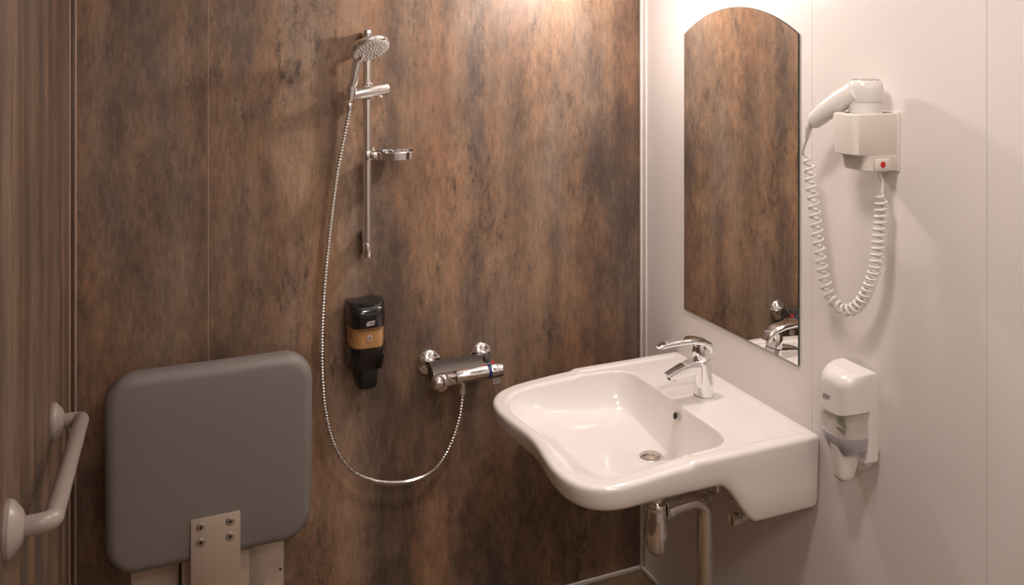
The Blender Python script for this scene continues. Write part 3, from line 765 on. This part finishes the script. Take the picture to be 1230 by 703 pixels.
# ================================================================== folding seat
def folding_seat():
    xc, zc_ = -1.4575, .712
    t = thing('folding_shower_seat', 'grey padded shower seat folded up against the brown wall', 'shower seat', (xc, 0, .20))
    W, H_ = .546, .532
    def ol(ins):
        w_, h_ = W-2*ins, H_-2*ins; r = max(.012, .076-ins); out = []
        for u, v in rrect(w_, h_, r, 10):
            bu = u*(1+.020*(1-(v/(h_/2))**2)); 
            bv = v*(1+.018*(1-(u/(w_/2))**2))
            bu *= 1+.022*(v/(h_/2))*(1 if v < 0 else 0)*1.0
            out.append((bu, bv))
        return out
    def ring(y, ins): return [(xc+u, y, zc_+v) for u, v in ol(ins)]
    y0, y1, rr = -.080, -.142, .030
    rs = [ring(y0, .012), ring(y0-.004, .003), ring(y0-.012, 0), ring(y1+rr, 0)]
    for k in range(1, 9):
        a = PI/2*k/8; rs.append(ring(y1+rr-rr*math.sin(a), rr*(1-math.cos(a))))
    rs += [ring(y1-.002, .06), ring(y1-.003, .15)]
    part('seat_pad', loft(rs), 'grey_pad', t, 60)
    part('arm_plate', boxb(-1.5165, -1.3865, -.1505, -.1455, .26, .5700, .0012, 2), 'steel', t, label='pale metal arm plate with four screws')
    for x in (-1.511, -1.392):
        part('arm_flange', boxb(x-.003, x+.003, -.1455, -.045, .24, .452, .001), 'steel', t)
    part('arm_web', boxb(-1.536, -1.354, -.075, -.062, .24, .448, .002), 'steel_plate', t)
    ap = (-1.4905, -1.4135)
    for x in ap:
        for z in (.5460, .5040):
            sc = part('screw', lathe([(.0125, 0), (.0125, .0008), (.010, .0018), (.0065, .0020)], (x, -.1500, z), (0, -1, 0), 18, True, False), 'chrome_soft', t)
            part('screw_socket', lathe([(.0050, .0012), (.0050, .0024)], (x, -.1500, z), (0, -1, 0), 6), 'dark_hole', sc)
    for x0, x1 in ((-1.668, -1.542), (-1.349, -1.248)):
        wp = part('wall_plate', boxb(x0, x1, -.012, 0, .20, .56, .0015), 'steel_plate', t)
        for x, z in ((x0+.016 if x0 < -1.5 else x1-.010, .395), (x0+.016 if x0 < -1.5 else x1-.010, .435), (x0+.016 if x0 < -1.5 else x1-.010, .30)):
            part('screw', lathe([(.0042, 0), (.0036, .0016), (.001, .002)], (x, -.012, z), (0, -1, 0), 12), 'rubber', wp)
    part('hinge_axle', tube([(-1.62, -.045, .245), (-1.28, -.045, .245)], .014, 18), 'steel', t)
    for x in (-1.60, -1.30):
        part('hinge_bracket', boxb(x-.006, x+.006, -.062, -.010, .215, .270, .004), 'steel', t)
    part('stop_block', boxb(-1.3735, -1.343, -.098, -.060, .428, .475, .004), 'rubber', t)
folding_seat()

# ================================================================== grab rail
def grab_rail():
    A = Vector((XL, -.526, 1.043)); B_ = Vector((XL, -1.225, 1.168)); so = .060
    t = thing('grab_rail', 'grey slanted grab rail with two round flanges on the left wall', 'grab rail', (XL, -.888, 1.11))
    for p in (A, B_):
        part('flange', lathe([(.041, 0), (.041, .006), (.038, .010), (.024, .021), (.0165, .024)], p, (1, 0, 0), 36), 'grey_rail', t)
    pts = bend([A+Vector((.012, 0, 0)), A+Vector((so, 0, 0)), B_+Vector((so, 0, 0)), B_+Vector((.012, 0, 0))], .052, 12)
    part('rail', tube(pts, .0148, 22), 'grey_rail', t)
grab_rail()

# ================================================================== hair dryer and holder
def dryer_holder():
    yn, yf = -1.152, -1.066
    yc = (yn+yf)/2; hw = (yf-yn)/2
    t = thing('dryer_holder', 'white wall bracket with red switch holding the hair dryer', 'dryer holder', (0, yc, 1.58))
    part('back_plate', boxb(-.006, 0, yn-.003, yf+.003, 1.575, 1.716, .003), 'cream_plastic', t)
    def sec(h, dep, w_, e, n=28):
        out = []
        for k in range(n+1):
            a = PI*k/n; c, s = math.cos(a), math.sin(a)
            out.append((-.006-dep*abs(s)**(2/e), yc+w_*math.copysign(abs(c)**(2/e), c), h))
        return out
    part('cup', loft([sec(1.6165, .119, hw*.97, 5.5), sec(1.6195, .124, hw, 5.5), sec(1.70, .129, hw, 5.5), sec(1.7105, .127, hw*.985, 5.5), sec(1.7125, .122, hw*.94, 5.5), sec(1.7125, .108, hw*.80, 4.5), sec(1.66, .104, hw*.76, 4.5)]), 'cream_plastic', t, 40)
    lb = part('switch_box', loft([sec(1.578, .086, hw*.94, 6), sec(1.581, .092, hw*.99, 6), sec(1.6165, .100, hw*.99, 6)]), 'cream_plastic', t, 40)
    sw = part('switch_frame', boxb(-.073, -.030, yn-.0025, yn+.006, 1.582, 1.607, .002), 'cream_plastic', lb)
    part('switch', lathe([(.0072, 0), (.0072, .0025), (.005, .004)], (-.054, yn-.002, 1.5945), (0, -1, 0), 20), 'red_lamp', sw, label='round red glowing switch')
dryer_holder()

def hair_dryer():
    x, y = -.062, -1.1105
    t = thing('hair_dryer', 'white hair dryer with coiled cord hanging in its wall bracket', 'hair dryer', (x, y, 1.69))
    r = .0395
    part('barrel', lathe([(r*.86, 1.664), (r*.93, 1.70), (r*.985, 1.7365), (r*.985, 1.738)], (x, y, 0), (0, 0, 1), 40), 'white_plastic', t)
    mt = part('motor_cap', lathe([(r*.985, 1.7388), (r, 1.740), (r*1.0, 1.772), (r*.97, 1.780), (r*.87, 1.7865), (r*.70, 1.789)], (x, y, 0), (0, 0, 1), 40), 'white_plastic', t)
    part('air_grille', lathe([(r*.70, 1.7888), (r*.5, 1.7905), (.001, 1.7912)], (x, y, 0), (0, 0, 1), 32), 'white_plastic', mt)
    sl = []
    for i in range(-4, 5):
        for j in range(-4, 5):
            px, py = i*.0062+(j % 2)*.0031, j*.0062
            if px*px+py*py < (r*.74)**2: sl.append(lathe([(.0018, 1.7885), (.0018, 1.7917)], (x+px, y+py, 0), (0, 0, 1), 6))
    h_ = part('grille_holes', merge(*sl), 'nozzle', mt); h_['kind'] = 'stuff'
    a = Vector((x-.022, y+.004, 1.762)); b_ = Vector((x-.044, y+.134, 1.675))
    d = (b_-a).normalized(); sd = Vector((1, 0, 0)); sd = (sd-d*sd.dot(d)).normalized(); up = sd.cross(d)
    if up.z < 0: up = -up
    rs = []
    L_ = (b_-a).length
    for s, rw, rh in ((0, .025, .026), (.12, .0245, .0255), (.3, .0235, .0245), (.6, .0225, .0225), (.85, .0215, .0205), (.95, .0190, .0175), (1, .011, .010)):
        c = a+d*L_*s + up*(.006*math.sin(PI*s))
        rs.append([c + sd*rw*math.copysign(abs(math.cos(2*PI*k/28))**.8, math.cos(2*PI*k/28)) + up*rh*math.copysign(abs(math.sin(2*PI*k/28))**.8, math.sin(2*PI*k/28)) for k in range(28)])
    hd = part('handle', loft(rs), 'white_plastic', t, 50)
    # rocker switch on the upper side of the handle
    sc = a+d*L_*.36+up*.0285
    part('rocker_switch', loft([[sc+d*u*.018*k+sd*v*.008*k+up*h for u, v in ((1, 1), (-1, 1), (-1, -1), (1, -1))] for k, h in ((1, 0), (1, .003), (.8, .0045))]), 'cream_plastic', hd)
    e0 = b_-d*.004; e1 = Vector((x-.030, y+.180, 1.598))
    part('strain_relief', tube([e0, e0+(b_-e0)+Vector((0, .010, -.012)), b_+(e1-b_)*.48], [.0095, .0085, .0055], 14), 'white_plastic', t)
    # coiled cord
    path = spline([(x-.016, -.936, 1.585), (-.082, -.946, 1.54), (-.080, -.960, 1.45), (-.076, -.978, 1.33), (-.072, -1.002, 1.255), (-.068, -1.050, 1.229), (-.064, -1.098, 1.262), (-.058, -1.133, 1.345), (-.052, -1.142, 1.44), (-.048, -1.145, 1.525)], 20)
    path = resample(path, .0012); fr = frames(path); L2 = len(fr)
    hel = []; ph = 0.0
    for i, (p, tt, na, nb) in enumerate(fr):
        s = i/L2
        pitch = .0225*(1-sst(.25, .75, s)) + .0150*sst(.25, .75, s)
        ph += .0012/pitch*2*PI
        rad = .0118*sst(0, .015, s)*(1-sst(.985, 1, s))
        hel.append(p + (na*math.cos(ph)+nb*math.sin(ph))*rad)
    cp = spline([b_+(e1-b_)*.40, e1, Vector(hel[0])], 6)
    tail = spline([Vector(hel[-1]), Vector((-.044, -1.143, 1.552)), Vector((-.045, -1.128, 1.584))], 6)
    part('coiled_cord', tube(cp[:-1]+hel+tail[1:], .0037, 9), 'cord', t)
hair_dryer()
